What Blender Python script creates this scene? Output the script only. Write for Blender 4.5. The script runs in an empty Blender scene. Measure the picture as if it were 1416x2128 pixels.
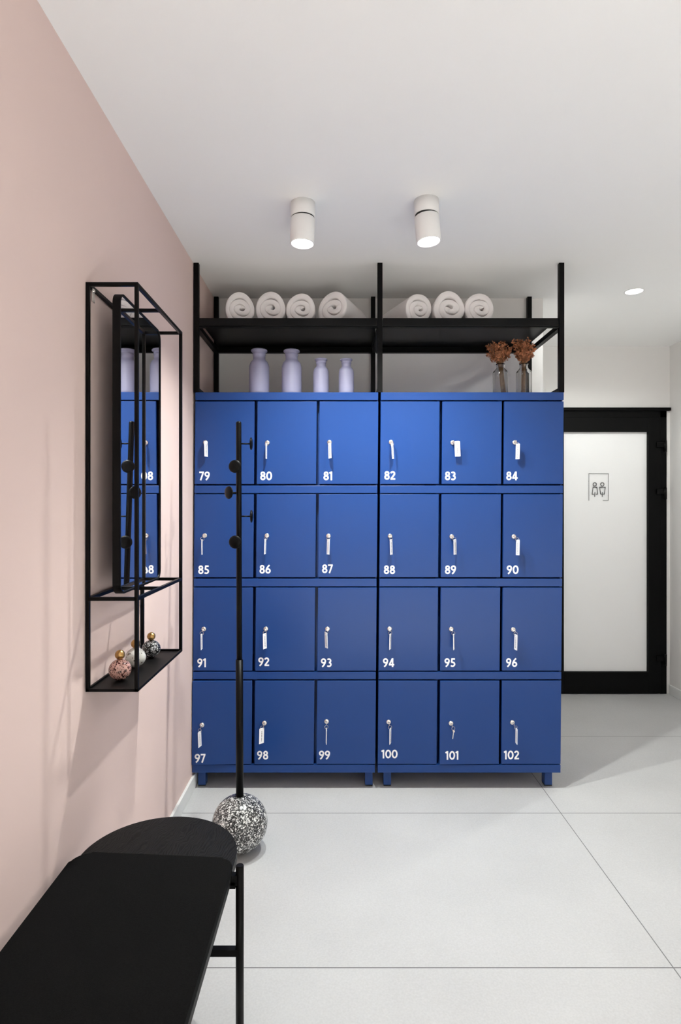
import bpy, bmesh, math, random
from mathutils import Vector, Matrix
random.seed(7)
PI = math.pi
C = bpy.context.scene.collection
SC = bpy.context.scene

# ------------------------------------------------------------------ camera, world, exposure
F = 1228.0                 # focal length in pixels of the 1416x2128 frame
CX, CY, CH = 704.0, 1055.0, 1.385
cam_d = bpy.data.cameras.new('camera'); cam = bpy.data.objects.new('camera', cam_d); C.objects.link(cam)
cam.location = (0, 0, CH); cam.rotation_euler = (PI/2, 0, 0)
cam_d.sensor_width = 36.0; cam_d.lens = 36.0*F/2128
cam_d.shift_x = 4/2128; cam_d.shift_y = -9/2128
cam_d.clip_start = 0.02
SC.camera = cam
SC.view_settings.view_transform = 'Standard'; SC.view_settings.look = 'None'
SC.view_settings.gamma = 1.0; SC.view_settings.exposure = 0.0
SC.view_settings.use_curve_mapping = False
SC.cycles.use_denoising = True
SC.cycles.max_bounces = 24; SC.cycles.diffuse_bounces = 8; SC.cycles.transmission_bounces = 20
w = bpy.data.worlds.new('world'); SC.world = w; w.use_nodes = True
w.node_tree.nodes['Background'].inputs[0].default_value = (1, 1, 1, 1)
w.node_tree.nodes['Background'].inputs[1].default_value = 0.0
# light powers (watts) of the lamps built further down
P_SPOT, P_DOWN, P_ROOM, P_FILL = 110.0, 40.0, 1.5, 1080.0  # the last one is for the unseen fill lamps added behind the viewer
SPOT_CONE = math.radians(132)

def P(px, py, D):
    return Vector(((px-CX)*D/F, D, CH-(py-CY)*D/F))

D0 = 2.928            # locker fronts
S0 = D0/F
ZC, Z0 = 2.60, -.014  # ceiling and floor
XL, XR = -0.728, 2.495
YB, YN, YW = 4.45, -2.0, 3.43   # door wall, wall behind the camera, wall behind the lockers
XW = 1.187

# ------------------------------------------------------------------ materials
def mat(name, col, rough=0.5, metal=0.0, spec=0.5, bump=None, noise=None, emit=None, coat=0):
    m = bpy.data.materials.new(name); m.use_nodes = True
    nt = m.node_tree; b = nt.nodes['Principled BSDF']
    b.inputs['Base Color'].default_value = (*col, 1)
    b.inputs['Roughness'].default_value = rough
    b.inputs['Metallic'].default_value = metal
    b.inputs['Specular IOR Level'].default_value = spec
    if coat:
        b.inputs['Coat Weight'].default_value = coat; b.inputs['Coat Roughness'].default_value = 0.15
    if emit:
        b.inputs['Emission Color'].default_value = (*emit[0], 1); b.inputs['Emission Strength'].default_value = emit[1]
    tc = nt.nodes.new('ShaderNodeTexCoord')
    if noise:          # (scale, amount)
        n = nt.nodes.new('ShaderNodeTexNoise'); n.inputs['Scale'].default_value = noise[0]; n.inputs['Detail'].default_value = 5
        nt.links.new(tc.outputs['Object'], n.inputs['Vector'])
        mr = nt.nodes.new('ShaderNodeMapRange')
        mr.inputs['From Min'].default_value = 0.3; mr.inputs['From Max'].default_value = 0.7
        mr.inputs['To Min'].default_value = 1-noise[1]; mr.inputs['To Max'].default_value = 1+noise[1]
        nt.links.new(n.outputs['Fac'], mr.inputs['Value'])
        mx = nt.nodes.new('ShaderNodeVectorMath'); mx.operation = 'SCALE'
        mx.inputs[0].default_value = col
        nt.links.new(mr.outputs['Result'], mx.inputs['Scale'])
        nt.links.new(mx.outputs['Vector'], b.inputs['Base Color'])
    if bump:           # (scale, strength, distance)
        n2 = nt.nodes.new('ShaderNodeTexNoise'); n2.inputs['Scale'].default_value = bump[0]; n2.inputs['Detail'].default_value = 4
        nt.links.new(tc.outputs['Object'], n2.inputs['Vector'])
        bp = nt.nodes.new('ShaderNodeBump'); bp.inputs['Strength'].default_value = bump[1]; bp.inputs['Distance'].default_value = bump[2]
        nt.links.new(n2.outputs['Fac'], bp.inputs['Height']); nt.links.new(bp.outputs['Normal'], b.inputs['Normal'])
    return m

def terrazzo(name, base, chips, scale, layers=2, amount=0.5, rough=0.18):
    """polished stone with chips; chips = list of colours"""
    m = bpy.data.materials.new(name); m.use_nodes = True
    nt = m.node_tree; b = nt.nodes['Principled BSDF']; b.inputs['Roughness'].default_value = rough
    tc = nt.nodes.new('ShaderNodeTexCoord')
    prev = None
    for L in range(layers):
        wv = nt.nodes.new('ShaderNodeTexNoise'); wv.inputs['Scale'].default_value = scale*1.3
        nt.links.new(tc.outputs['Object'], wv.inputs['Vector'])
        va = nt.nodes.new('ShaderNodeVectorMath'); va.operation = 'MULTIPLY_ADD'
        va.inputs[1].default_value = (0.6/scale,)*3
        nt.links.new(wv.outputs['Color'], va.inputs[0]); nt.links.new(tc.outputs['Object'], va.inputs[2])
        v = nt.nodes.new('ShaderNodeTexVoronoi'); v.inputs['Scale'].default_value = scale*(1.9**L)
        nt.links.new(va.outputs['Vector'], v.inputs['Vector'])
        sep = nt.nodes.new('ShaderNodeSeparateColor'); nt.links.new(v.outputs['Color'], sep.inputs['Color'])
        th = nt.nodes.new('ShaderNodeMapRange')
        th.inputs['To Min'].default_value = -0.5*(1-amount); th.inputs['To Max'].default_value = 0.35+amount*0.5
        nt.links.new(sep.outputs['Red'], th.inputs['Value'])
        lt = nt.nodes.new('ShaderNodeMath'); lt.operation = 'LESS_THAN'
        nt.links.new(v.outputs['Distance'], lt.inputs[0]); nt.links.new(th.outputs['Result'], lt.inputs[1])
        cr = nt.nodes.new('ShaderNodeValToRGB'); cr.color_ramp.interpolation = 'CONSTANT'
        els = cr.color_ramp.elements
        while len(els) < len(chips): els.new(0.5)
        for i, c in enumerate(chips):
            els[i].position = i/len(chips); els[i].color = (*c, 1)
        nt.links.new(sep.outputs['Green'], cr.inputs['Fac'])
        mx = nt.nodes.new('ShaderNodeMix'); mx.data_type = 'RGBA'
        nt.links.new(lt.outputs['Value'], mx.inputs['Factor'])
        if prev is None: mx.inputs[6].default_value = (*base, 1)
        else: nt.links.new(prev, mx.inputs[6])
        nt.links.new(cr.outputs['Color'], mx.inputs[7])
        prev = mx.outputs[2]
    nt.links.new(prev, b.inputs['Base Color'])
    return m

def tile_floor():
    m = bpy.data.materials.new('floor_tile'); m.use_nodes = True
    nt = m.node_tree; b = nt.nodes['Principled BSDF']; L = nt.links
    b.inputs['Roughness'].default_value = 0.5; b.inputs['Specular IOR Level'].default_value = 0.35
    tc = nt.nodes.new('ShaderNodeTexCoord'); sx = nt.nodes.new('ShaderNodeSeparateXYZ')
    L.new(tc.outputs['Object'], sx.inputs['Vector'])
    masks = []
    for ax, per, off, hw in (('X', 1.8, 1.0187, 0.0018), ('Y', 0.909, 1.797, 0.0018)):
        a = nt.nodes.new('ShaderNodeMath'); a.operation = 'SUBTRACT'; a.inputs[1].default_value = off - per/2 - 20*per
        L.new(sx.outputs[ax], a.inputs[0])
        md = nt.nodes.new('ShaderNodeMath'); md.operation = 'MODULO'; md.inputs[1].default_value = per
        L.new(a.outputs[0], md.inputs[0])
        s2 = nt.nodes.new('ShaderNodeMath'); s2.operation = 'SUBTRACT'; s2.inputs[1].default_value = per/2
        L.new(md.outputs[0], s2.inputs[0])
        ab = nt.nodes.new('ShaderNodeMath'); ab.operation = 'ABSOLUTE'; L.new(s2.outputs[0], ab.inputs[0])
        lt = nt.nodes.new('ShaderNodeMath'); lt.operation = 'LESS_THAN'; lt.inputs[1].default_value = hw
        L.new(ab.outputs[0], lt.inputs[0]); masks.append(lt.outputs[0])
    mxm = nt.nodes.new('ShaderNodeMath'); mxm.operation = 'MAXIMUM'; L.new(masks[0], mxm.inputs[0]); L.new(masks[1], mxm.inputs[1])
    n1 = nt.nodes.new('ShaderNodeTexNoise'); n1.inputs['Scale'].default_value = 2.2; n1.inputs['Detail'].default_value = 6
    n2 = nt.nodes.new('ShaderNodeTexNoise'); n2.inputs['Scale'].default_value = 160; n2.inputs['Detail'].default_value = 2
    L.new(tc.outputs['Object'], n1.inputs['Vector']); L.new(tc.outputs['Object'], n2.inputs['Vector'])
    ad = nt.nodes.new('ShaderNodeMath'); ad.operation = 'ADD'; L.new(n1.outputs['Fac'], ad.inputs[0]); L.new(n2.outputs['Fac'], ad.inputs[1])
    mr = nt.nodes.new('ShaderNodeMapRange'); mr.inputs['From Min'].default_value = 0.6; mr.inputs['From Max'].default_value = 1.4
    mr.inputs['To Min'].default_value = 0.45; mr.inputs['To Max'].default_value = 0.54
    L.new(ad.outputs[0], mr.inputs['Value'])
    cb = nt.nodes.new('ShaderNodeCombineColor')
    for i in range(3): L.new(mr.outputs['Result'], cb.inputs[i])
    mx = nt.nodes.new('ShaderNodeMix'); mx.data_type = 'RGBA'; L.new(mxm.outputs[0], mx.inputs['Factor'])
    L.new(cb.outputs['Color'], mx.inputs[6]); mx.inputs[7].default_value = (0.16, 0.16, 0.16, 1)
    L.new(mx.outputs[2], b.inputs['Base Color'])
    bp = nt.nodes.new('ShaderNodeBump'); bp.inputs['Strength'].default_value = 0.08; bp.inputs['Distance'].default_value = 0.002
    L.new(n2.outputs['Fac'], bp.inputs['Height']); L.new(bp.outputs['Normal'], b.inputs['Normal'])
    return m

def black_wood():
    m = bpy.data.materials.new('black_ash'); m.use_nodes = True
    nt = m.node_tree; b = nt.nodes['Principled BSDF']; L = nt.links
    tc = nt.nodes.new('ShaderNodeTexCoord'); mp = nt.nodes.new('ShaderNodeMapping')
    mp.inputs['Scale'].default_value = (1.0, 0.42, 1.0); mp.inputs['Rotation'].default_value = (0, 0, 0.5); L.new(tc.outputs['Object'], mp.inputs['Vector'])
    wv = nt.nodes.new('ShaderNodeTexWave'); wv.wave_type = 'BANDS'; wv.bands_direction = 'X'
    wv.inputs['Scale'].default_value = 46; wv.inputs['Distortion'].default_value = 26; wv.inputs['Detail'].default_value = 2
    wv.inputs['Detail Scale'].default_value = 0.55
    L.new(mp.outputs['Vector'], wv.inputs['Vector'])
    cr = nt.nodes.new('ShaderNodeValToRGB')
    cr.color_ramp.elements[0].position = 0.2; cr.color_ramp.elements[0].color = (0.0015, 0.0015, 0.0015, 1)
    cr.color_ramp.elements[1].position = 0.85; cr.color_ramp.elements[1].color = (0.0085, 0.0085, 0.008, 1)
    L.new(wv.outputs['Fac'], cr.inputs['Fac']); L.new(cr.outputs['Color'], b.inputs['Base Color'])
    b.inputs['Roughness'].default_value = 0.5; b.inputs['Specular IOR Level'].default_value = 0.15
    bp = nt.nodes.new('ShaderNodeBump'); bp.inputs['Strength'].default_value = 0.35; bp.inputs['Distance'].default_value = 0.001
    L.new(wv.outputs['Fac'], bp.inputs['Height']); L.new(bp.outputs['Normal'], b.inputs['Normal'])
    return m

M = {
 'pink':   mat('pink_paint', (0.735, 0.57, 0.525), 0.75, spec=0.25, noise=(1.5, 0.015)),
 'white':  mat('white_paint', (0.80, 0.795, 0.78), 0.8, spec=0.2),
 'greyw':  mat('off_white_paint', (0.76, 0.745, 0.73), 0.75, spec=0.25),
 'ceil':   mat('ceiling_paint', (0.88, 0.88, 0.87), 0.85, spec=0.15),
 'base':   mat('baseboard_paint', (0.74, 0.75, 0.74), 0.5),
 'floor':  tile_floor(),
 'blue':   mat('blue_powder_coat', (0.0115, 0.047, 0.192), 0.26, spec=0.30, bump=(900, 0.04, 0.0005)),
 'number': mat('white_vinyl', (0.85, 0.85, 0.86), 0.55),
 'black':  mat('black_metal', (0.0018, 0.0016, 0.0016), 0.38, spec=0.13),
 'blackm': mat('black_matt_metal', (0.003, 0.0026, 0.0026), 0.5, spec=0.13),
 'dshelf': mat('black_shelf_sheet', (0.0018, 0.0018, 0.0018), 0.33, spec=0.18),
 'rubber': mat('black_rubber', (0.012, 0.012, 0.012), 0.8),
 'doorblk':mat('black_door_paint', (0.0015, 0.0015, 0.0015), 0.55, spec=0.12),
 'frost':  mat('frosted_white_pane', (0.83, 0.83, 0.83), 0.45, spec=0.4),
 'sign':   mat('grey_sign_metal', (0.10, 0.10, 0.10), 0.4, metal=0.3),
 'chrome': mat('chrome', (0.80, 0.76, 0.72), 0.18, metal=1.0),
 'tag':    mat('white_tag_plastic', (0.88, 0.87, 0.88), 0.45),
 'ink':    mat('tag_ink', (0.10, 0.10, 0.13), 0.7),
 'lav':    mat('lavender_glaze', (0.235, 0.23, 0.335), 0.5, noise=(6, 0.03)),
 'towel':  mat('white_terry', (0.90, 0.86, 0.85), 0.95, spec=0.1, bump=(420, 0.9, 0.003)),
 'lamp':   mat('white_lamp_metal', (0.80, 0.79, 0.78), 0.5),
 'lens':   mat('lamp_lens', (1, 1, 1), 0.5, emit=((1.0, 0.985, 0.96), 9.0)),
 'brass':  mat('brushed_brass', (0.50, 0.30, 0.11), 0.30, metal=1.0, noise=(60, 0.12)),
 'mirror': mat('silvered_glass', (0.93, 0.93, 0.94), 0.0, metal=1.0),
 'wood':   black_wood(),
 'felt':   mat('black_felt', (0.0052, 0.0052, 0.0052), 0.95, spec=0.08, bump=(700, 0.5, 0.001), noise=(300, 0.35)),
 'stem':   mat('dry_stem', (0.30, 0.16, 0.07), 0.8, noise=(90, 0.35)),
 'flower': mat('dry_flower', (0.37, 0.145, 0.065), 0.85, noise=(45, 0.65)),
 'sprig':  mat('grey_dry_leaf', (0.06, 0.065, 0.065), 0.85),
 'tz_base':terrazzo('black_white_terrazzo', (0.035, 0.035, 0.035), [(0.75,0.75,0.74), (0.012,0.012,0.012), (0.16,0.16,0.16), (0.62,0.62,0.61)], 84, 3, 0.72),
 'tz_pink':terrazzo('pink_speckle', (0.58, 0.34, 0.29), [(0.035,0.008,0.008), (0.07,0.016,0.014), (0.58,0.34,0.29)], 150, 2, 0.78, 0.12),
 'tz_white':terrazzo('white_speckle', (0.60, 0.59, 0.55), [(0.02,0.02,0.02), (0.55,0.55,0.5), (0.6,0.6,0.55), (0.18,0.13,0.1)], 90, 2, 0.38, 0.12),
 'tz_black':terrazzo('black_speckle', (0.008, 0.008, 0.009), [(0.6,0.6,0.6), (0.01,0.01,0.01), (0.35,0.35,0.36)], 120, 3, 0.62, 0.1),
}
g = bpy.data.materials.new('clear_glass'); g.use_nodes = True
gb = g.node_tree.nodes['Principled BSDF']; gb.inputs['Roughness'].default_value = 0.0
gb.inputs['Transmission Weight'].default_value = 1.0; gb.inputs['IOR'].default_value = 1.45
M['glass'] = g

# ------------------------------------------------------------------ mesh helpers
def bx(bm, x0, x1, y0, y1, z0, z1, bev=0.0, mtx=None):
    vs = [bm.verts.new((x, y, z)) for x in (x0, x1) for y in (y0, y1) for z in (z0, z1)]
    fs = [(0,1,3,2), (4,6,7,5), (0,4,5,1), (2,3,7,6), (0,2,6,4), (1,5,7,3)]
    faces = [bm.faces.new([vs[i] for i in f]) for f in fs]
    if bev:
        es = list({e for f in faces for e in f.edges})
        r = bmesh.ops.bevel(bm, geom=es, offset=bev, segments=2, affect='EDGES', profile=0.5)
        vs = list({v for v in r['verts']} | {v for v in vs if v.is_valid})
    if mtx is not None:
        bmesh.ops.transform(bm, matrix=mtx, verts=[v for v in vs if v.is_valid])
    return vs

def tube(bm, a, b, r, seg=16, r2=None, cap_round=False):
    a, b = Vector(a), Vector(b); d = b-a; L = d.length
    q = d.to_track_quat('Z', 'Y').to_matrix()
    r2 = r if r2 is None else r2
    rings = [(0, r), (L, r2)]
    if cap_round:
        k = 4
        rings = [(L*0, r)] + [(L - r2*0.6 + r2*0.6*math.sin(i/k*PI/2), r2*(1-0.55*(1-math.cos(i/k*PI/2)))) for i in range(k+1)]
    rv = []
    for h, rr in rings:
        rv.append([bm.verts.new(a + q @ Vector((rr*math.cos(t), rr*math.sin(t), h))) for t in [2*PI*i/seg for i in range(seg)]])
    for u, v in zip(rv, rv[1:]):
        for i in range(seg):
            f = bm.faces.new((u[i], u[(i+1)%seg], v[(i+1)%seg], v[i])); f.smooth = True
    bm.faces.new(list(reversed(rv[0]))); bm.faces.new(rv[-1])

def wire(bm, pts, r, seg=8, closed=False):
    n = len(pts)
    for i in range(n if closed else n-1):
        tube(bm, pts[i], pts[(i+1)%n], r, seg)
    for p in pts: ball(bm, p, r, 6, 8)

def ball(bm, c, r, nu=16, nv=24, sq=(1,1,1)):
    c = Vector(c)
    top = bm.verts.new(c+Vector((0,0,r*sq[2]))); bot = bm.verts.new(c-Vector((0,0,r*sq[2])))
    rings = []
    for i in range(1, nu):
        t = PI*i/nu
        rings.append([bm.verts.new(c+Vector((r*sq[0]*math.sin(t)*math.cos(2*PI*j/nv), r*sq[1]*math.sin(t)*math.sin(2*PI*j/nv), r*sq[2]*math.cos(t)))) for j in range(nv)])
    for j in range(nv):
        k = (j+1)%nv
        f = bm.faces.new((top, rings[0][j], rings[0][k])); f.smooth = True
        f = bm.faces.new((bot, rings[-1][k], rings[-1][j])); f.smooth = True
        for u, v in zip(rings, rings[1:]):
            f = bm.faces.new((u[j], v[j], v[k], u[k])); f.smooth = True

def lathe(bm, prof, c=(0,0,0), seg=48, axis=None, smooth=True):
    """prof: (r, h) list; closed at r=0 ends"""
    c = Vector(c); q = Vector(axis).to_track_quat('Z','Y').to_matrix() if axis else Matrix.Identity(3)
    rows = []
    for r, h in prof:
        if r < 1e-6: rows.append([bm.verts.new(c + q @ Vector((0,0,h)))])
        else: rows.append([bm.verts.new(c + q @ Vector((r*math.cos(2*PI*j/seg), r*math.sin(2*PI*j/seg), h))) for j in range(seg)])
    for u, v in zip(rows, rows[1:]):
        for j in range(seg):
            k = (j+1)%seg
            if len(u) == 1 and len(v) == 1: continue
            if len(u) == 1: f = bm.faces.new((u[0], v[k], v[j]))
            elif len(v) == 1: f = bm.faces.new((u[j], u[k], v[0]))
            else: f = bm.faces.new((u[j], u[k], v[k], v[j]))
            f.smooth = smooth
    return rows

def prism(bm, pts, z0, z1, bev=0.0, segs=3):
    lo = [bm.verts.new((x, y, z0)) for x, y in pts]; hi = [bm.verts.new((x, y, z1)) for x, y in pts]
    n = len(pts)
    for i in range(n):
        f = bm.faces.new((lo[i], lo[(i+1)%n], hi[(i+1)%n], hi[i]))
    bm.faces.new(list(reversed(lo))); ft = bm.faces.new(hi)
    if bev:
        bmesh.ops.bevel(bm, geom=list(ft.edges), offset=bev, segments=segs, affect='EDGES', profile=0.5)

def obj(name, bm, m, parent=None, loc=(0,0,0), rot=(0,0,0), label=None, recalc=True, sharp=True):
    if recalc: bmesh.ops.recalc_face_normals(bm, faces=bm.faces)
    me = bpy.data.meshes.new(name); bm.to_mesh(me); bm.free()
    me.materials.append(M[m] if isinstance(m, str) else m)
    o = bpy.data.objects.new(name, me); C.objects.link(o)
    o.location = loc; o.rotation_euler = rot
    if parent: o.parent = parent
    if label: o['label'] = label
    return o

def thing(name, label, cat, loc=(0,0,0), rot=(0,0,0), group=None):
    o = bpy.data.objects.new(name, None); C.objects.link(o); o.empty_display_size = 0.05
    o.location = loc; o.rotation_euler = rot
    o['label'] = label; o['category'] = cat
    if group: o['group'] = group
    return o

def tag(o, label, cat, group=None):
    o['label'] = label; o['category'] = cat
    if group: o['group'] = group
    return o

def struct(name, bm, m, parent=None, label=None, cat=None, loc=(0,0,0)):
    o = obj(name, bm, m, parent, loc)
    if not parent:
        o['kind'] = 'structure'
        if label: o['label'] = label
        if cat: o['category'] = cat
    return o

# ------------------------------------------------------------------ the room
bm = bmesh.new(); bx(bm, XL-.1, XR+.1, YN-.1, YB+.1, -.1, Z0); struct('floor', bm, 'floor', None, 'large pale grey floor tiles with thin dark joints', 'floor')
bm = bmesh.new(); bx(bm, XL-.1, XR+.1, YN-.1, YB+.1, ZC, ZC+.1); struct('ceiling', bm, 'ceil', None, 'plain white ceiling', 'ceiling')
bm = bmesh.new()
vs = bx(bm, XL-.1, XL, YN-.1, YB+.1, Z0, ZC)
for v in vs:
    if v.co.z > 1 and v.co.x > XL-.05: v.co.x += .006      # the wall leans a few millimetres
struct('wall_left', bm, 'pink', None, 'pink painted wall along the left side', 'wall')
bm = bmesh.new(); bx(bm, XR, XR+.1, YN-.1, YB+.1, Z0, ZC); struct('wall_right', bm, 'greyw', None, 'off white wall at the right edge beside the door', 'wall')
bm = bmesh.new(); bx(bm, XL, XW, YW, YB, Z0, ZC); struct('wall_back', bm, 'greyw', None, 'off white wall behind the blue lockers', 'wall')
bm = bmesh.new()
DX0, DX1, DZ = 1.545, 2.466, 2.117      # door opening
bx(bm, XW, DX0, YB, YB+.1, Z0, ZC); bx(bm, DX1, XR, YB, YB+.1, Z0, ZC); bx(bm, DX0, DX1, YB, YB+.1, DZ, ZC)
struct('wall_far', bm, 'greyw', None, 'off white wall over and around the black framed door', 'wall')
bm = bmesh.new(); bx(bm, XL, XR, YN-.1, YN, Z0, ZC); struct('wall_near', bm, 'white', None, 'white wall behind the viewer', 'wall')
bm = bmesh.new(); bx(bm, XL, XL+.013, YN, YW, Z0, .056, .002); struct('baseboard_left', bm, 'base', None, 'pale grey skirting along the pink wall', 'baseboard')
bm = bmesh.new(); bx(bm, XR-.013, XR, YN, YB-.012, Z0, .056, .002); struct('baseboard_right', bm, 'base', None, 'pale grey skirting along the right wall', 'baseboard')

# ------------------------------------------------------------------ door in the far wall
door = thing('door_1', 'black framed door with frosted white pane beside the lockers', 'door', (DX0, YB, 0)); door['kind'] = 'structure'
def dloc(bm, *a, **k): return bx(bm, a[0]-DX0, a[1]-DX0, a[2]-YB, a[3]-YB, a[4], a[5], **k)
bm = bmesh.new()
dloc(bm, DX0, DX0+.045, YB-.012, YB+.09, Z0, DZ, bev=.002); dloc(bm, DX1-.05, DX1, YB-.012, YB+.09, Z0, DZ, bev=.002)
dloc(bm, DX0, DX1, YB-.012, YB+.09, DZ-.055, DZ, bev=.002)
dloc(bm, DX0-.01, DX1+.024, YB-.03, YB, DZ-.005, DZ+.018, bev=.002)      # drip moulding on top
obj('door_frame', bm, 'doorblk', door)
bm = bmesh.new()
gx1 = (1345-CX)*YB/F; gz1 = CH-(898-CY)*YB/F; gz0 = CH-(1395-CY)*YB/F; gx0 = DX0+.145
dloc(bm, DX0+.046, gx0, YB-.022, YB+.03, Z0+.006, DZ-.056, bev=.002); dloc(bm, gx1, DX1-.051, YB-.022, YB+.03, Z0+.006, DZ-.056, bev=.002)
dloc(bm, gx0, gx1, YB-.022, YB+.03, gz1, DZ-.056); dloc(bm, gx0, gx1, YB-.022, YB+.03, Z0+.006, gz0)
leaf = obj('door_leaf', bm, 'doorblk', door)
bm = bmesh.new(); dloc(bm, gx0-.005, gx1+.005, YB+.004, YB+.014, gz0-.005, gz1+.005)
obj('glass_pane', bm, 'frost', leaf, label='frosted white pane')
for py in (925, 1022, 1366):
    z = CH-(py-CY)*YB/F
    bm = bmesh.new()
    dloc(bm, DX1-.085, DX1-.02, YB-.034, YB-.02, z-.02, z+.02, bev=.003)
    tube(bm, (DX1-.022-DX0, -.032, z-.055), (DX1-.022-DX0, -.032, z+.03), .011, 14)
    obj('hinge', bm, 'black', door)
# sign on the door pane
YS = YB-.002
sg = thing('restroom_sign', 'grey wire outline sign of two figures on the frosted door pane', 'sign', P(1244.5, 1040, YS))
s0 = sg.location.copy()
def sp(px, py): return P(px, py, YS)-s0
def swire(name, groups, r=.0026, closed=False):
    bm = bmesh.new()
    for pts in groups: wire(bm, [sp(*p) for p in pts], r, 8)
    return obj(name, bm, 'sign', sg)
swire('border', [[(1224.5,1040),(1224.5,984),(1264.8,984),(1264.8,1040),(1254,1040)]], .0016)
circ = lambda cx, cy, r: [(cx+r*math.cos(2*PI*i/20), cy+r*math.sin(2*PI*i/20)) for i in range(21)]
swire('woman_figure', [circ(1236.8,1006.4,3.6), [(1234.8,1027),(1231.2,1027),(1233.2,1012.5),(1241.2,1012.5),(1242.8,1027),(1239.5,1027)], [(1237,1023),(1236.7,1032)]])
swire('man_figure', [circ(1252.4,1006.4,3.6), [(1249.2,1026.6),(1246.8,1012.5),(1258.6,1012.5),(1256.8,1026.6),(1249.2,1026.6)], [(1252.6,1023),(1252.3,1032)]])
for p in ((1224.5, 1000), (1264.8, 1000), (1264.8,1030), (1237,1012.5), (1252.5,1012.5)):
    bm = bmesh.new(); a = sp(*p); tube(bm, a, a+Vector((0, .0065, 0)), .0015, 8); obj('stand_off_pin', bm, 'sign', sg)

# ------------------------------------------------------------------ lockers
KS = 6.6/773                       # the lockers lean slightly left towards the floor
ZT = CH-(815-CY)*S0                # their top
def lx(px, z): return (px-CX)*S0 - KS*(ZT-z)
def lz(py): return CH-(py-CY)*S0
ROWS = [(834,1006), (1027,1200), (1221,1394), (1414.5,1588)]
RAILS = [(815,831.5), (1009,1025), (1202.5,1219), (1396.5,1412), (1589.5,1606)]
UNITS = [dict(x0=406, x1=786.5, cols=[(406,529.5),(535.5,659),(664.5,787)], legs=(422.5,774.5), first=0,
              label='left blue locker unit against the pink wall, doors 79 to 81 on top'),
         dict(x0=792, x1=1172.5, cols=[(792,914.5),(920,1044),(1049,1172.5)], legs=(813.5,1153), first=3,
              label='right blue locker unit nearest the door, doors 82 to 84 on top')]

STROKE = .172
def arc(cx, cy, rx, ry, a0, a1, n=18):
    return [(cx+rx*math.cos(math.radians(a0+(a1-a0)*i/n)), cy+ry*math.sin(math.radians(a0+(a1-a0)*i/n))) for i in range(n+1)]
def bez(p0, p1, p2, n=10):
    return [((1-t)**2*p0[0]+2*t*(1-t)*p1[0]+t*t*p2[0], (1-t)**2*p0[1]+2*t*(1-t)*p1[1]+t*t*p2[1]) for t in [i/n for i in range(n+1)]]
GL = {
 '0': (.70, [arc(.35,.5,.25,.41,0,360,28)]),
 '1': (.40, [[(.24,0),(.24,.99)], [(.02,.79),(.24,.93)]]),
 '2': (.62, [arc(.29,.69,.20,.215,165,-30)+[(.10,.10)], [(.05,.09),(.57,.09)]]),
 '3': (.60, [arc(.25,.715,.20,.19,140,-90), arc(.25,.30,.23,.215,90,-140)]),
 '4': (.66, [[(.43,.96),(.08,.27)], [(.02,.26),(.63,.26)], [(.44,0),(.44,.99)]]),
 '5': (.61, [[(.14,.905),(.53,.905)], [(.20,.95),(.155,.50)], arc(.25,.315,.24,.225,118,-140)]),
 '6': (.64, [arc(.31,.31,.215,.215,0,360,28), bez((.48,.97),(.17,.70),(.10,.35))]),
 '7': (.58, [[(.02,.905),(.55,.905)], [(.49,.93),(.17,0)]]),
 '8': (.64, [arc(.31,.725,.18,.18,0,360,24), arc(.31,.295,.215,.205,0,360,24)]),
 '9': (.64, [arc(.31,.69,.215,.215,0,360,28), bez((.52,.64),(.46,.28),(.16,.03))]),
}
def ribbon(bm, pts, hw, y0, y1):
    closed = (Vector(pts[0])-Vector(pts[-1])).length < 1e-6
    if closed: pts = pts[:-1]
    n = len(pts); V2 = [Vector(p) for p in pts]; L, R = [], []
    for i in range(n):
        a = V2[(i-1)%n] if (closed or i > 0) else None; b = V2[(i+1)%n] if (closed or i < n-1) else None
        d1 = (V2[i]-a).normalized() if a is not None else (b-V2[i]).normalized()
        d2 = (b-V2[i]).normalized() if b is not None else d1
        t = (d1+d2).normalized(); nn = Vector((-t.y, t.x)); k = hw/max(.5, nn.dot(Vector((-d1.y, d1.x))))
        L.append(V2[i]+nn*k); R.append(V2[i]-nn*k)
    mk = lambda q, y: bm.verts.new((q.x, y, q.y))
    lf, rf, lb, rb = [[mk(q, y) for q in s] for s, y in ((L,y0),(R,y0),(L,y1),(R,y1))]
    m = n if closed else n-1
    for i in range(m):
        j = (i+1)%n
        bm.faces.new((lf[i], rf[i], rf[j], lf[j])); bm.faces.new((lb[i], lb[j], rb[j], rb[i]))
        bm.faces.new((lf[i], lf[j], lb[j], lb[i])); bm.faces.new((rf[i], rb[i], rb[j], rf[j]))
    if not closed:
        for i in (0, n-1): bm.faces.new((lf[i], lb[i], rb[i], rf[i]))
def number_mesh(text, h):
    bm = bmesh.new(); x = 0; k = 0
    for ch in text:
        wd, strokes = GL[ch]
        for s in strokes:
            ribbon(bm, [((x+px)*h, py*h) for px, py in s], STROKE/2*h, -.0004-.00002*k, .0002); k += 1
        x += wd+.03
    return bm

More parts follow.
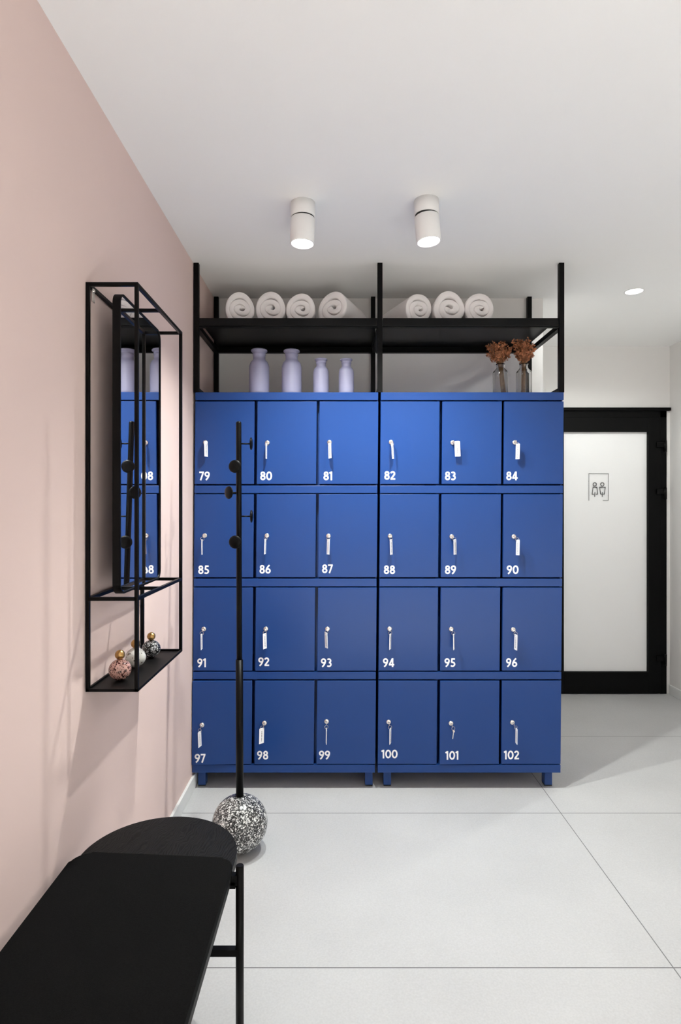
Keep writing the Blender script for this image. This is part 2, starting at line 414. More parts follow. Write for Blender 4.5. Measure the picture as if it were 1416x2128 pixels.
NUMX = [[414,541,672.5,799,925,1052.5], [412,539.5,669.5,798,925,1053.5], [410,537,667,796,924,1052], [405.5,534.5,663,793,925.5,1047.5]]
NUMY = [[998,998,998,997,998,998], [1193,1192,1191,1193,1193,1193], [1386.5,1384,1386,1386,1386,1386], [1583,1578,1578,1576,1578,1578]]
LOCK = [[(427.5,919.5),(556,920),(685,919),(813,919),(941,920),(1070,919.5)],
        [(426,1113),(555,1113),(683,1113.5),(811,1114),(939,1115),(1068,1115)],
        [(424,1307),(553,1306.5),(681,1306.5),(810,1306.5),(938,1307),(1067,1308)],
        [(421,1505),(550,1502),(679,1499),(808,1500),(937,1502),(1065,1501)]]
AJAR = {97: 2.2, 101: 1.2, 93: .5, 92: .4, 98: .5}
DT = .018                              # door thickness
doors = {}
for u in UNITS:
    root = thing('locker_unit', u['label'], 'locker', (lx((u['x0']+u['x1'])/2, 0), D0, Z0), group='blue locker units')
    ox = root.location.x
    def sb(bm, px0, px1, y0, y1, z0, z1, bev=0):      # box that follows the lean
        vs = bx(bm, (px0-CX)*S0, (px1-CX)*S0, y0, y1, z0, z1, bev)
        for v in vs:
            if v.is_valid: v.co.x += -KS*(ZT-v.co.z)-ox; v.co.y -= D0; v.co.z -= Z0
    body = bmesh.new(); zb = lz(1606); yb = YW-.012
    tk = 5                                            # sheet thickness in pixels
    sb(body, u['x0'], u['x0']+tk*.5, D0+DT+.002, yb, zb, ZT); sb(body, u['x1']-tk*.5, u['x1'], D0+DT+.002, yb, zb, ZT)
    sb(body, u['x0'], u['x1'], yb-.004, yb, zb, ZT)
    for (a, b) in RAILS:
        top = (a == 815)
        sb(body, u['x0'], u['x1'], D0, D0+DT+.004, lz(b), lz(a), .0019)
        sb(body, u['x0']+1, u['x1']-1, D0+DT+.002, yb, lz(b) if not top else lz(a)-.006, lz(b)+.006 if not top else lz(a))
    for (c0, c1), (d0, d1) in zip(u['cols'], u['cols'][1:]):
        mid = (c1+d0)/2
        sb(body, mid-4, mid+4, D0+.065, yb, zb, ZT-.004)
    obj('body', body, 'blue', root)
    for lpx in u['legs']:
        for yy in (D0+.040, yb-.07):
            bm = bmesh.new(); xx = (lpx-CX)*S0-KS*ZT*.97-ox
            bx(bm, xx-.019, xx+.019, yy-D0, yy-D0+.045, .006, zb+.002-Z0, .0015)
            lg = obj('leg', bm, 'blue', root)
            bm = bmesh.new(); bx(bm, xx-.018, xx+.018, yy-D0+.001, yy-D0+.044, 0, .007); obj('foot_pad', bm, 'rubber', lg)
    for r, (ya, yb_) in enumerate(ROWS):
        for ci, (c0, c1) in enumerate(u['cols']):
            col = u['first']+ci; n = 79+6*r+col
            z0, z1 = lz(yb_), lz(ya)
            hx = lx(c1, z0)                          # hinge on the right edge
            bm = bmesh.new(); vs = bx(bm, -(c1-c0)*S0, 0, 0, DT, 0, z1-z0, .0021)
            for v in bm.verts: v.co.x += KS*v.co.z
            d = obj('door', bm, 'blue', root, (hx-ox, 0, z0-Z0), (0, 0, math.radians(AJAR.get(n, 0))))
            cm = Matrix.Translation(root.location) @ Matrix.Translation(d.location) @ Matrix.Rotation(math.radians(AJAR.get(n, 0)), 4, 'Z')
            inv = cm.inverted()
            q = P(NUMX[r][col], NUMY[r][col], D0); ql = inv @ q; ql.y = -.0002
            obj('number', number_mesh(str(n), .0435), 'number', d, ql, label='white number %d' % n)
            q = P(*LOCK[r][col], D0); ql = inv @ q; ql.y = 0
            bm = bmesh.new()
            lathe(bm, [(0.0125,.002),(.0125,-.001),(.0118,-.004),(.0095,-.0062),(.0075,-.007),(0,-.007)], (0,0,0), 28, (0,1,0))
            lk = obj('lock', bm, 'chrome', d, ql, label='chrome cam lock')
            doors[n] = cm @ Vector((ql.x, -.007, ql.z))

# keys in the locks: tag centre dx, top dy, width in px
TAGS = {79:(3.5,1,7.5),80:(-.5,5,3),81:(.5,5,6.5),82:(1.5,6,4.5),83:(7,0,12),84:(3,6,8.5),85:(-3,9,2.5),86:(-1.5,8,4),87:(0,8,6),88:(1,8,5.5),89:(4.5,7,6),90:(5,8,7.5),
        91:(-2,10,4),92:(-1,9,8),93:(-3,7,6),94:(.5,10,4),95:(3,10,3),96:(2,10,6.5),97:(-2.5,11,7),98:(-4,8,10.5),99:(0,12,2.5),100:(2.5,11,4),101:None,102:(5,10,4.5)}
ORD = ['first','second','third','fourth','fifth','sixth']
for n in range(79, 103):
    t = TAGS[n]; loc = doors[n]
    yaw_px = t[2] if t else 0
    how = ('bare silver key without a tag' if t is None else 'key with white tag turned face on' if t[2] > 9.5 else 'key with white tag seen edge on' if t[2] < 4.2 else 'key with narrow white tag half turned')
    k = thing('locker_key', '%s hanging in the lock of locker %d' % (how, n), 'key', loc, group='keys in the locker locks')
    bm = bmesh.new()                                  # bow of the key standing out of the lock, turned down
    sx = 0.0 if t is None else max(-.008, min(.008, t[0]*S0*.5))
    tube(bm, (0, .001, 0), (0, -.012, 0), .0042, 12)
    bx(bm, -.0012, .0012, -.026, -.010, -.007, .007, .0008)
    obj('key', bm, 'chrome', k)
    rx = (t[0] if t else 3.5)*S0; rz = -(t[1]-1 if t else 9)*S0
    rz0 = min(-.012, rz*.55-.004)
    bm = bmesh.new(); R = .0085; cpos = Vector((rx*.8, -.021, rz0))
    tilt = Matrix.Rotation(math.radians(random.uniform(-25, 25)), 3, 'Z')
    wire(bm, [cpos+tilt @ Vector((R*math.cos(a), 0, R*math.sin(a))) for a in [2*PI*i/20 for i in range(20)]], .0008, 6, True)
    obj('split_ring', bm, 'chrome', k)
    if t is None:
        bm = bmesh.new()                              # spare key on the ring
        lathe(bm, [(0,-.001),(.007,-.001),(.007,.001),(0,.001)], cpos+Vector((.001,0,-.014)), 20, (.5,1,.1))
        bx(bm, -.002, .002, -.0008, .0008, -.052, -.018, .0004, Matrix.Translation(cpos+Vector((.003,0,0))) @ Matrix.Rotation(.12, 4, 'Y'))
        obj('spare_key', bm, 'chrome', k); continue
    wpx = t[2]; yaw = math.acos(min(1, max(.06, (wpx-1.2)/11.0)))
    yaw = yaw*(1 if n % 3 else -1) - math.atan2(loc.x, D0)
    bm = bmesh.new(); TW, TH, TT = .0265, .073, .0022
    prof = [(-TW/2, 0), (-TW/2+.004, .003), (TW/2-.004, .003), (TW/2, 0), (TW/2, -TH), (-TW/2, -TH)]
    fr = [bm.verts.new((x, -TT/2, z)) for x, z in prof]; bk = [bm.verts.new((x, TT/2, z)) for x, z in prof]
    bm.faces.new(fr); bm.faces.new(list(reversed(bk)))
    for i in range(6): bm.faces.new((fr[i], fr[(i+1)%6], bk[(i+1)%6], bk[i]))
    tg = obj('tag', bm, 'tag', k, (rx, -.024, rz), (math.radians(random.uniform(-3, 3)), math.radians(random.uniform(-3.5, 3.5)), yaw))
    bm = bmesh.new(); z = -.012
    rnd = random.Random(n)
    while z > -TH+.010:
        L = rnd.uniform(.002, .0055)
        bx(bm, -.0022, .0022, -TT/2-.0002, -TT/2+.0001, z-L, z); z -= L+rnd.uniform(.0012, .0035)
    obj('tag_print', bm, 'ink', tg)

# ------------------------------------------------------------------ black rack on the lockers
rack = thing('shelf_rack', 'black metal rack with two shelves on the lockers reaching the ceiling', 'rack', P(790, 815, D0))
r0 = rack.location.copy(); PW = .025
def rb(bm, x0, x1, y0, y1, z0, z1, bev=0.001): bx(bm, x0-r0.x, x1-r0.x, y0-r0.y, y1-r0.y, z0-r0.z, z1-r0.z, bev)
PX = [(407.5-CX)*S0, (790.2-CX)*S0, (1168.5-CX)*S0]
YR0, YR1 = YW-.03, YW-.005
for i, x in enumerate(PX):
    bm = bmesh.new(); rb(bm, x-PW/2, x+PW/2, D0+.001, D0+.001+PW, ZT, ZC); obj('post', bm, 'black', rack)
    xr = [(448-CX)*YR0/F+.004, (776-CX)*YR0/F, (1101.5-CX)*YR0/F][i]
    bm = bmesh.new(); rb(bm, xr-PW/2, xr+PW/2, YR0, YR1, ZT, ZC); obj('post', bm, 'black', rack)
    bm = bmesh.new(); rb(bm, x-PW/2, x+PW/2, D0+.001+PW, YR0, ZT, ZT+.024); obj('foot_rail', bm, 'black', rack)
ZS1 = CH+(1055-660.5)*S0; ZS0 = CH+(1055-680)*S0
for a, b, sgn in ((PX[0], PX[1], 1), (PX[1], PX[2], -1)):
    bm = bmesh.new()
    g0 = .002 if sgn > 0 else .002; gr = .002 if sgn > 0 else .012
    x0, x1 = a+PW/2+g0, b-PW/2-gr
    rb(bm, x0, b-PW/2-.001, D0+.002, D0+.014, ZS0+.008, ZS1, .002)
    rb(bm, x0, x1, D0+.012, YR1, ZS1-.012, ZS1-.001, .001)
    rb(bm, x0, b-PW/2-.001, D0+.012, D0+.028, ZS0+.008, ZS0+.018, .002)
    obj('shelf', bm, 'dshelf', rack)
    bm = bmesh.new(); rb(bm, a+PW/2, b-PW/2, D0+.002, D0+.022, ZS0, ZS0+.007, .0015); obj('cross_rail', bm, 'black', rack)
    bm = bmesh.new(); rb(bm, a+PW/2, b-PW/2, YR0, YR1, ZS0-.002, ZS0+.03); obj('cross_rail', bm, 'black', rack)
for x in PX:
    bm = bmesh.new(); rb(bm, x-PW/2, x+PW/2, D0+.026, YR0, ZS0-.002, ZS0+.022); obj('side_rail', bm, 'black', rack)

# ------------------------------------------------------------------ rolled towels
def towel_mesh(rad, length, turns, seed, squash, start):
    rnd = random.Random(seed); bm = bmesh.new()
    th = rad/(turns+.30); N = int(44*turns); K = 7
    hf = th*.53; ed = th*.26; start = -1.75-turns*2*PI
    loops = []
    ph = [rnd.uniform(0, 6.28) for _ in range(6)]
    for i in range(N+1):
        a = i/44*2*PI
        r = th*.22 + th*(i/44)*(turns+.08)/turns
        ang = start + a
        lump = 1+.035*math.sin(2*ang+ph[0])+.025*math.sin(3*ang+ph[1])
        cone = (1-i/N)*rnd.uniform(-.001, .001) + .006*math.sin(ang+ph[2])*(i/N)
        loop = []
        for e in range(2*K):
            if e < K: t = PI/2+PI*e/(K-1); yy = -ed*abs(math.cos(t))**.7+ed; rr = hf*math.copysign(abs(math.sin(t))**.6, math.sin(t))
            else: t = -PI/2+PI*(e-K)/(K-1); yy = length-ed+ed*abs(math.cos(t))**.7; rr = hf*math.copysign(abs(math.sin(t))**.6, math.sin(t))
            R = (r+rr)*lump
            x = R*math.cos(ang); z = R*math.sin(ang)
            if e < K: yy += cone+.004*(i/N)
            q = (1-i/N)**1.3*.36; x *= 1+q; z *= 1-q
            if z < -rad*.86: z = -rad*.86 + (z+rad*.86)*.2
            loop.append(bm.verts.new((x, yy, z)))
        loops.append(loop)
    n = 2*K
    for u, v in zip(loops, loops[1:]):
        for j in range(n):
            f = bm.faces.new((u[j], u[(j+1)%n], v[(j+1)%n], v[j])); f.smooth = True
    bm.faces.new(loops[0]); bm.faces.new(list(reversed(loops[-1])))
    bmesh.ops.recalc_face_normals(bm, faces=bm.faces)
    zmin = min(v.co.z for v in bm.verts)
    for v in bm.verts: v.co.z -= zmin
    return bm
YT = 3.03
TW = [ # px centre, half width px, top py, yaw deg, turns, start, label
 (499, 30.0, 605, 10, 2.7, 2.2, 'rolled white towel at the left end of the rack, nearest the pink wall'),
 (562, 31.0, 605, 0, 2.5, 4.2, 'second rolled white towel from the pink wall, round end facing out'),
 (624.5, 30.5, 609, 0, 2.6, 0.4, 'third rolled white towel from the pink wall, left of the wide one'),
 (690, 33.0, 606, -22, 2.4, 5.6, 'rolled white towel angled to the right, beside the middle post'),
 (872, 29.5, 610, 22, 2.6, 1.2, 'rolled white towel angled to the left, first right of the middle post'),
 (934.5, 33.0, 604, 2, 2.3, 3.4, 'largest rolled white towel, in the middle of the right shelf'),
 (997, 30.0, 608, 0, 2.6, 0.0, 'rolled white towel at the right end, above the dried flowers'),
]
for i, (px, hw, top, yaw, turns, st, lab) in enumerate(TW):
    rad = hw*YT/F; ht = (CH+(CY-top)*YT/F)-ZS1
    c = Vector(((px-CX)*YT/F, YT, ZS1))
    bm = towel_mesh(rad, .33, turns, i+11, (1.0, 1.0), st)
    mz = max(v.co.z for v in bm.verts); xa = min(v.co.x for v in bm.verts); xb = max(v.co.x for v in bm.verts)
    for v in bm.verts: v.co.z *= ht/mz; v.co.x = (v.co.x-(xa+xb)/2)*2*rad/(xb-xa)
    o = obj('rolled_towel', bm, 'towel', None, c, (0, 0, math.radians(yaw)))
    tag(o, lab, 'towel', 'rolled towels on the rack')

# ------------------------------------------------------------------ lavender bottles
def bottle(px, top, hw, lab):
    Y = 3.0 if hw > 18 else 2.99
    h = CH+(CY-top)*Y/F-ZT; R = hw*Y/F
    prof = [(0,0),(R*.93,0),(R*.985,.004),(R,.012),(R,h*.58),(R*.985,h*.63),(R*.93,h*.68),(R*.83,h*.725),(R*.70,h*.755),(R*.62,h*.775),(R*.60,h*.80),
            (R*.60,h*.865),(R*.63,h*.872),(R*.66,h*.88),(R*.66,h*.90),(R*.62,h*.908),(R*.62,h*.92),(R*.70,h*.945),(R*.80,h*.958),(R*.815,h*.972),(R*.80,h*.988),(R*.74,h*.999),(R*.60,h),(R*.5,h*.985),(R*.48,h*.9),(0,h*.88)]
    bm = bmesh.new(); lathe(bm, prof, (0,0,0), 56)
    o = obj('bottle', bm, 'lav', None, ((px-CX)*Y/F, Y, ZT))
    tag(o, lab, 'bottle', 'lavender bottles on the lockers')
bottle(539, 727, 20.8, 'tall lavender bottle on the lockers nearest the pink wall')
bottle(606.5, 728, 20.8, 'tall lavender bottle on the lockers, second from the pink wall')
bottle(667.5, 746, 16.3, 'small lavender bottle on the lockers beside the tall ones')
bottle(720, 746.5, 15.8, 'small lavender bottle on the lockers nearest the middle post')

# ------------------------------------------------------------------ glass vases with dried flowers
def vase(px, lab):
    Y = 3.07; k = Y/F; R = 15.5*k; h = CH+(CY-760)*k-ZT
    sh = CH+(CY-773)*k-ZT
    t = .0022
    outer = [(0,0),(R*.95,0),(R,.004),(R,sh-.006),(R*.97,sh),(R*.60,sh+.016),(R*.53,sh+.022),(R*.53,h),(R*.60,h+.008)]
    inner = [(R*.60-t,h+.008),(R*.53-t,h),(R*.53-t,sh+.020),(R*.60-t,sh+.014),(R*.97-t,sh-.003),(R-t,sh-.008),(R-t,.008),(R*.9,.006),(0,.006)]
    bm = bmesh.new(); lathe(bm, outer+inner, (0,0,0), 48)
    o = obj('glass_vase', bm, 'glass', None, ((px-CX)*Y/F, Y, ZT)); tag(o, lab, 'vase', 'glass vases on the lockers')
    return o.location.copy(), R, h
def bunch(px_mid, loc, R, h, leanpx, tops, lab, seed, sprig):
    rnd = random.Random(seed); Y = loc.y; k = Y/F
    root = thing('dried_flower_bunch', lab, 'dried flowers', loc+Vector((0,0,.007)), group='dried flower bunches in the vases')
    zt = CH+(CY-tops)*k-loc.z-.007
    foot = Vector((leanpx*k, 0, .002)); neck = Vector((0, 0, h))
    st = bmesh.new(); fl = bmesh.new(); sprg = bmesh.new()
    heads = []
    for i in range(46):
        a = rnd.uniform(0, 2*PI); q = math.sqrt(rnd.random())
        base = foot+Vector((q*.012*math.cos(a), q*.012*math.sin(a), 0))
        nk = neck+Vector((q*.011*math.cos(a), q*.011*math.sin(a), 0))
        spread = rnd.uniform(.2, 1.0)
        up = Vector((px_mid*k + q*math.cos(a)*.064, q*math.sin(a)*.055, rnd.uniform(zt*.70, zt*.965)))
        if q > .8: up.z = min(up.z, zt*.93)
        tube(st, base, nk, .0011, 5); mid = nk.lerp(up, .5)+Vector((0,0,.004)); tube(st, nk, mid, .0009, 5, .0007); tube(st, mid, up, .0007, 5, .0004)
        heads.append((nk, up))
    def floret(bmx, p, s):
        n = rnd.randint(3, 5); ax = Vector((rnd.uniform(-1,1), rnd.uniform(-1,1), rnd.uniform(-.2,1))).normalized()
        q = ax.to_track_quat('Z','Y').to_matrix()
        for j in range(n):
            a0 = 2*PI*j/n+rnd.uniform(-.3,.3); cu = rnd.uniform(.2, .9)
            pts = [Vector((0,0,0)), Vector((s*.75*math.cos(a0-.7), s*.75*math.sin(a0-.7), s*.25*cu)), Vector((s*math.cos(a0), s*math.sin(a0), s*.75*cu)), Vector((s*.75*math.cos(a0+.7), s*.75*math.sin(a0+.7), s*.25*cu))]
            vs = [bmx.verts.new(p+q @ v) for v in pts]; bmx.faces.new((vs[0],vs[1],vs[2])); bmx.faces.new((vs[0],vs[2],vs[3]))
    for nk, up in heads:
        for j in range(24):
            t = 1-abs(rnd.gauss(0, .40))
            if t < .12: continue
            p = nk.lerp(up, t)+Vector((rnd.gauss(0,.006), rnd.gauss(0,.006), rnd.gauss(0,.005)))
            floret(fl, p, rnd.uniform(.004, .0078))
    obj('stems', st, 'stem', root)
    f = obj('flower_heads', fl, 'flower', root, recalc=False); f['kind'] = 'stuff'
    if sprig:
        for (ex, ey) in ((-.058, .0), (-.050, -.012), (-.044, -.030)):
            e = Vector((ex, -.01, zt*.90+ey)); tube(sprg, neck, e, .0007, 5)
            for j in range(14): floret(sprg, e.lerp(neck, rnd.uniform(0,.35))+Vector((rnd.gauss(0,.003),)*3), .006)
        obj('grey_sprig', sprg, 'sprig', root, recalc=False, label='dark grey dried sprig')
lo, R, h = vase(1040.3, 'clear glass vase on the lockers, farther from the right post')
bunch(-4, lo, R, h, 7, 706, 'rust dried flower bunch leaning in the left glass vase, with grey sprig', 5, True)
lo, R, h = vase(1089, 'clear glass vase on the lockers, nearest the right post')
bunch(0, lo, R, h, -1, 701, 'fuller rust dried flower bunch standing upright in the right glass vase', 9, False)

# ------------------------------------------------------------------ wall mirror with shelf
XO = -.573; XI = XL+.005; YA, YC = 1.692, 2.163; BW = .0105
ZTop, ZMid, ZBot = 2.024, 1.124, .864
mir = thing('mirror_shelf', 'black wire wall frame with slim mirror and small shelf on the pink wall', 'mirror', (XI, (YA+YC)/2, ZBot))
m0 = mir.location.copy()
def mb(bm, x0, x1, y0, y1, z0, z1, bev=.0008): bx(bm, x0-m0.x, x1-m0.x, y0-m0.y, y1-m0.y, z0-m0.z, z1-m0.z, bev)
bm = bmesh.new(); hb = BW/2
for x in (XI+hb, XO-hb):
    for y in (YA, YC): mb(bm, x-hb, x+hb, y-hb, y+hb, ZBot-hb, ZTop+hb)
    for z in (ZTop, ZMid): mb(bm, x-hb, x+hb, YA, YC, z-hb, z+hb)
YM = (YA+YC)/2-.012
for z in (ZTop, ZMid):
    for y in (YA, YC, YM): mb(bm, XI+hb, XO-hb, y-hb, y+hb, z-hb, z+hb)
obj('frame', bm, 'black', mir)
bm = bmesh.new(); mb(bm, XI+.001, XO, YA-hb, YC+hb, ZBot-hb, ZBot-hb+.003)
for y in (YA, YC): mb(bm, XI, XO, y-hb, y+hb, ZBot-hb, ZBot+hb-.002)
for x in (XI+.003, XO-.003): mb(bm, x-.003, x+.003, YA, YC, ZBot-hb, ZBot+hb-.002)
obj('shelf', bm, 'blackm', mir)
bm = bmesh.new(); mb(bm, XI+hb*2, XI+hb*2+.003, YA+.012, YA+.028, ZTop-.045, ZTop-.005)
lathe(bm, [(0,.006),(.005,.006),(.005,0)], (XI+hb*2-m0.x, YA+.02-m0.y, ZTop-.012-m0.z), 14, (1,0,0))
obj('hanging_bracket', bm, 'chrome', mir, label='small bright hanging bracket')
# mirror: rounded rectangle in the YZ plane
def rrect(y0, y1, z0, z1, r, n=8):
    out = []
    for cy, cz, a in ((y1-r, z1-r, 0), (y0+r, z1-r, 90), (y0+r, z0+r, 180), (y1-r, z0+r, 270)):
        for i in range(n+1):
            t = math.radians(a+90*i/n); out.append((cy+r*math.cos(t), cz+r*math.sin(t)))
    return out
MYC = (1.726+2.134)/2; MEPS = math.radians(-.58)
MX0, MX1 = -.663, -.640
hy = (2.134-1.726)/2; zlo, zhi = ZMid+hb, ZTop-hb
def ring_yz(bm, o_pts, i_pts, x0, x1):
    n = len(o_pts)
    A = [bm.verts.new((x0, y, z)) for y, z in o_pts]; B = [bm.verts.new((x1, y, z)) for y, z in o_pts]
    c = [bm.verts.new((x0, y, z)) for y, z in i_pts]; d = [bm.verts.new((x1, y, z)) for y, z in i_pts]
    for i in range(n):
        j = (i+1)%n
        for q in ((A[i],A[j],B[j],B[i]), (c[i],d[i],d[j],c[j]), (B[i],B[j],d[j],d[i]), (A[i],c[i],c[j],A[j])): bm.faces.new(q)
mloc = (MX1-m0.x, MYC-m0.y, 0)
bm = bmesh.new(); zc = -m0.z
ring_yz(bm, rrect(-hy, hy, zlo+zc, zhi+zc, .035), rrect(-hy+.006, hy-.006, zlo+zc+.006, zhi+zc-.006, .029), MX0-MX1, 0)
mf = obj('mirror_frame', bm, 'blackm', mir, mloc, (0, 0, -MEPS))
bm = bmesh.new()
pts = rrect(-hy+.003, hy-.003, zlo+zc+.003, zhi+zc-.003, .032)
a = [bm.verts.new((-.003, y, z)) for y, z in pts]; bm.faces.new(a)
obj('mirror_glass', bm, 'mirror', mf, label='silvered mirror glass', recalc=False)
bm = bmesh.new()
a = [bm.verts.new((MX0-MX1+.001, y, z)) for y, z in pts]; b = [bm.verts.new((-.0035, y, z)) for y, z in pts]
bm.faces.new(a); bm.faces.new(b)
for i in range(len(pts)): bm.faces.new((a[i], a[(i+1)%len(pts)], b[(i+1)%len(pts)], b[i]))
obj('mirror_backing', bm, 'blackm', mf)

# ornaments on the small shelf
ZSH = ZBot-hb+.003
def ornament(px, py_bottom, rpx, m, lab):
    D = F*(CH-ZSH)/(py_bottom-CY); r = rpx*D/F; x = (px-CX)*D/F
    t = thing('ball_ornament', lab, 'ornament', (x, D, ZSH), group='ball ornaments on the small shelf')
    bm = bmesh.new(); ball(bm, (0,0,r*.96), r, 20, 32, (1,1,.96))
    obj('body', bm, m, t)
    bm = bmesh.new(); ball(bm, (0,0,r*1.92+r*.40), r*.45, 16, 24); obj('knob', bm, 'brass', t, label='brass ball knob')
ornament(249.5, 1413, 22.6, 'tz_pink', 'pink speckled ball ornament with brass knob, nearest end of small shelf')
ornament(282, 1386, 20.8, 'tz_white', 'white ball ornament with black flecks, between pink and black ones')
ornament(314.5, 1366, 18.8, 'tz_black', 'black and white flecked ball ornament with brass knob, far end of shelf')

# ------------------------------------------------------------------ coat stand
DCS = 2.412; XS = (498.5-CX)*DCS/F; RS = .113
cs = thing('coat_stand', 'black coat stand with disc pegs on a speckled terrazzo ball', 'coat stand', (XS, DCS, Z0))
bm = bmesh.new(); ball(bm, (0,0,RS*.985), RS, 40, 64, (1,1,.985)); obj('base', bm, 'tz_base', cs, label='black and white terrazzo ball base')
ZP0, ZP1 = RS*1.9, CH-Z0-(876-CY)*2.502/F
def cpt(z): t = (z-ZP0)/(ZP1-ZP0); y = .09*t; return Vector(((498.5-2.2*t-CX)*(DCS+y)/F-XS, y, z))      # the pole leans back slightly
def csz(py):
    z = 1.0
    for _ in range(12): z = CH-Z0-(py-CY)*(DCS+cpt(z).y)/F
    return z
bm = bmesh.new(); tube(bm, cpt(ZP0), cpt(csz(1371)), .0152, 28); obj('lower_pole', bm, 'black', cs)
bm = bmesh.new(); tube(bm, cpt(csz(1374)), cpt(ZP1), .0115, 28, cap_round=True); obj('upper_pole', bm, 'black', cs)
for py, dr in ((922, (1,.06,0)), (971, (-.14,-1,0)), (1024, (-.68,-.73,0)), (1073, (1,.10,0)), (1125, (-.14,-1,0))):
    d = Vector(dr).normalized(); L = .052; b0 = cpt(csz(py))
    bm = bmesh.new(); tube(bm, b0, b0+d*(L-.001), .0034, 14); pg = obj('peg', bm, 'black', cs)
    bm = bmesh.new(); lathe(bm, [(0,-.004),(.006,-.0035),(.019,-.002),(.0258,.0005),(.0270,.003),(.0258,.0055),(.019,.0085),(.009,.0102),(0,.0107)], b0+d*(L-.003), 36, tuple(d))
    obj('disc', bm, 'black', pg)

# ------------------------------------------------------------------ bench
BXC, BR = -.487, .211; YE, YS0 = 1.587, .26
ZW1, ZW0 = .445, .421
bn = thing('bench', 'black bench with rounded wooden end and felt pad along pink wall', 'bench', (BXC, (YE+YS0)/2, 0))
b0 = bn.location.copy()
pts = [(BXC+BR*math.cos(PI*i/40)-b0.x, YE+BR*math.sin(PI*i/40)-b0.y) for i in range(41)]
pts += [(BXC+BR*math.cos(PI+PI*i/40)-b0.x, YS0+BR*math.sin(PI+PI*i/40)-b0.y) for i in range(41)]
bm = bmesh.new(); prism(bm, pts, ZW0, ZW1, .0015, 2); obj('seat', bm, 'wood', bn)
cx0, cx1 = -.701, -.2745
def corner(cx, cy, r, a0, a1, n=8): return [(cx+r*math.cos(math.radians(a0+(a1-a0)*i/n))-b0.x, cy+r*math.sin(math.radians(a0+(a1-a0)*i/n))-b0.y) for i in range(n+1)]
pts = corner(cx1-.032, 1.553-.032, .032, 0, 88)+corner(cx0+.045, 1.577-.045, .045, 90, 180)+corner(cx0+.04, YS0+.04, .04, 180, 270)+corner(cx1-.04, YS0+.04, .04, 270, 360)
bm = bmesh.new(); prism(bm, pts, ZW1, .466, .007, 4)
obj('seat_pad', bm, 'felt', bn, label='black felt seat pad')
for y in (1.53, .34):
    for x in (-.256, -.703):
        bm = bmesh.new(); tube(bm, (x-b0.x, y-b0.y, Z0), (x-b0.x, y-b0.y, .4595 if x > -.5 else .432), .0105, 24, cap_round=False)
        bmesh.ops.bevel(bm, geom=[e for e in bm.edges if all(v.co.z > .43 for v in e.verts)], offset=.0015, segments=2, affect='EDGES')
        if x > -.5: bx(bm, x-.03-b0.x, x-b0.x, y-.009-b0.y, y+.009-b0.y, .412, .437)
        obj('leg', bm, 'black', bn)
    bm = bmesh.new(); bx(bm, -.703-b0.x, -.256-b0.x, y-.009-b0.y, y+.009-b0.y, .228, .2455, .001); obj('stretcher', bm, 'black', bn)
    bm = bmesh.new(); bx(bm, -.66-b0.x, -.266-b0.x, y-.009-b0.y, y+.009-b0.y, .403, ZW0, .001); obj('seat_bar', bm, 'black', bn)

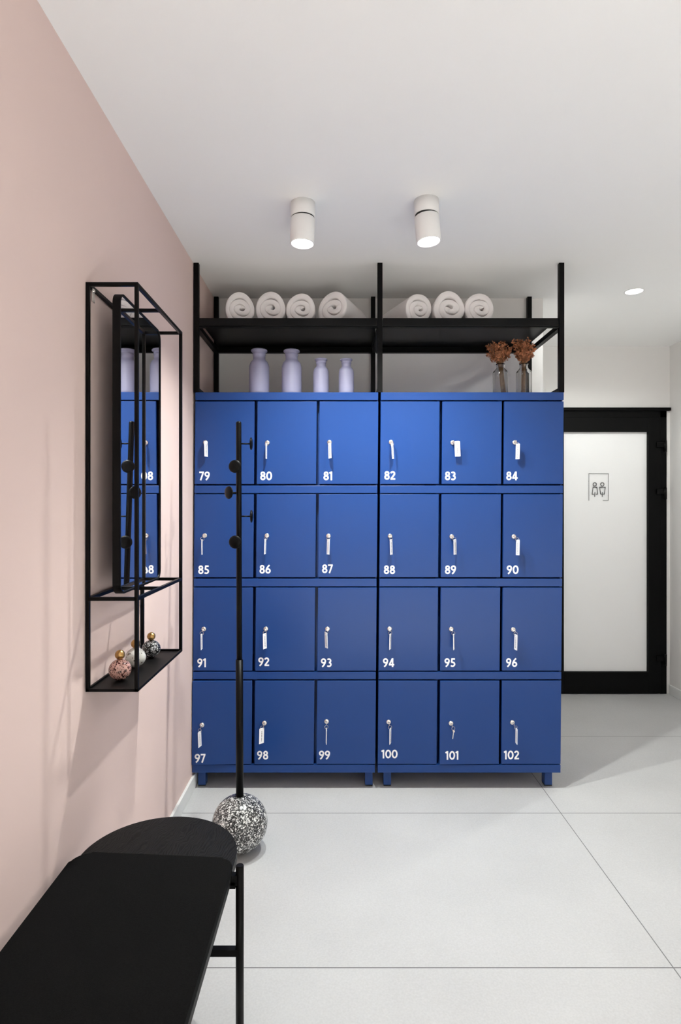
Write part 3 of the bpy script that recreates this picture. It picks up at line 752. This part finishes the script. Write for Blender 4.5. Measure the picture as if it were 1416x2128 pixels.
# ------------------------------------------------------------------ lamps
def add_light(name, loc, rot, power, cone, blend, radius, parent=None, col=(.965,1,.965)):
    ld = bpy.data.lights.new(name, 'SPOT'); ld.energy = power; ld.spot_size = cone; ld.spot_blend = blend
    ld.shadow_soft_size = radius; ld.color = col
    o = bpy.data.objects.new(name, ld); C.objects.link(o); o.location = loc; o.rotation_euler = rot
    if parent: o.parent = parent
    return o
def spot_lamp(x, y, tilt, lab, power, cone, gap=.002, aim=(0,0)):
    t = thing('ceiling_spotlight', lab, 'ceiling light', (x, y, ZC), group='cylinder spotlights')
    bm = bmesh.new(); lathe(bm, [(0,0),(.049,0),(.049,-.055),(.0475,-.0565),(0,-.0565)], (0,0,0), 48, smooth=False)
    for f in bm.faces: f.smooth = abs(f.normal.z) < .5
    obj('collar', bm, 'lamp', t)
    bm = bmesh.new(); lathe(bm, [(0,-.05),(.045,-.05),(.045,-.07),(0,-.07)], (0,0,0), 32); obj('joint', bm, 'rubber', t, label='black joint gap')
    bm = bmesh.new(); lathe(bm, [(0,-.004),(.0475,-.004),(.049,-.006),(.049,-.103),(.0475,-.105),(.044,-.105),(.043,-.095),(0,-.095)], (0,0,0), 48)
    bd = obj('body', bm, 'lamp', t, (0,0,-.0565-gap), tilt)
    bm = bmesh.new(); lathe(bm, [(0,-.1035),(.020,-.1035),(.0405,-.102),(.0425,-.0965),(0,-.0965)], (0,0,0), 40); obj('lens', bm, 'lens', bd)
    add_light('spot_light', (0,0,-.132), (math.radians(aim[1]), math.radians(-aim[0]), 0), power, cone, 1.0, .022, bd)
    return t
spot_lamp((630-CX)*2.36/F, 2.36, (math.radians(-1), math.radians(1.5), 0), 'left of the two white cylinder spotlights above the lockers', P_SPOT, SPOT_CONE, .002, (8, 6))
spot_lamp((887-CX)*2.34/F, 2.34, (math.radians(-2), math.radians(-4.5), 0), 'right of the two white cylinder spotlights, its body tilted', P_SPOT, SPOT_CONE, .004, (3, 6))
# the same lamps farther back in the room, over and behind the viewer; the last three are narrow fill lamps, added to brighten the ceiling
for x, y, tl, pw, lab in ((.15, .35, 0, P_ROOM, 'white cylinder spotlight over the viewer, on the bench side'), (1.45, .35, 0, P_ROOM, 'white cylinder spotlight over the viewer, on the side of the right wall'),
                 (-.1, -.75, -4, P_FILL, 'added white cylinder fill spotlight, unseen behind the viewer, nearest the pink wall'), (.85, -.75, -4, P_FILL, 'added white cylinder fill spotlight, unseen behind the viewer, in the middle of its row'),
                 (1.8, -.75, -4, P_FILL, 'added white cylinder fill spotlight, unseen behind the viewer, nearest the right wall')):
    spot_lamp(x, y, (math.radians(tl),0,0), lab, pw, math.radians(67) if pw == P_FILL else SPOT_CONE)
def downlight(x, y, lab, power):
    t = thing('recessed_downlight', lab, 'ceiling light', (x, y, ZC))
    bm = bmesh.new(); lathe(bm, [(.046,0),(.052,0),(.052,-.003),(.047,-.004),(.045,-.002),(.045,0)], (0,0,0), 40); obj('trim_ring', bm, 'lamp', t)
    bm = bmesh.new(); lathe(bm, [(0,-.0015),(.046,-.0015),(.046,0),(0,0)], (0,0,0), 40); obj('lens', bm, 'lens', t)
    add_light('down_light', (0,0,-.03), (0,0,0), power, math.radians(160), .4, .03, t)
downlight((1318.5-CX)*3.316/F, 3.316, 'round recessed downlight in the ceiling before the frosted door', P_DOWN)
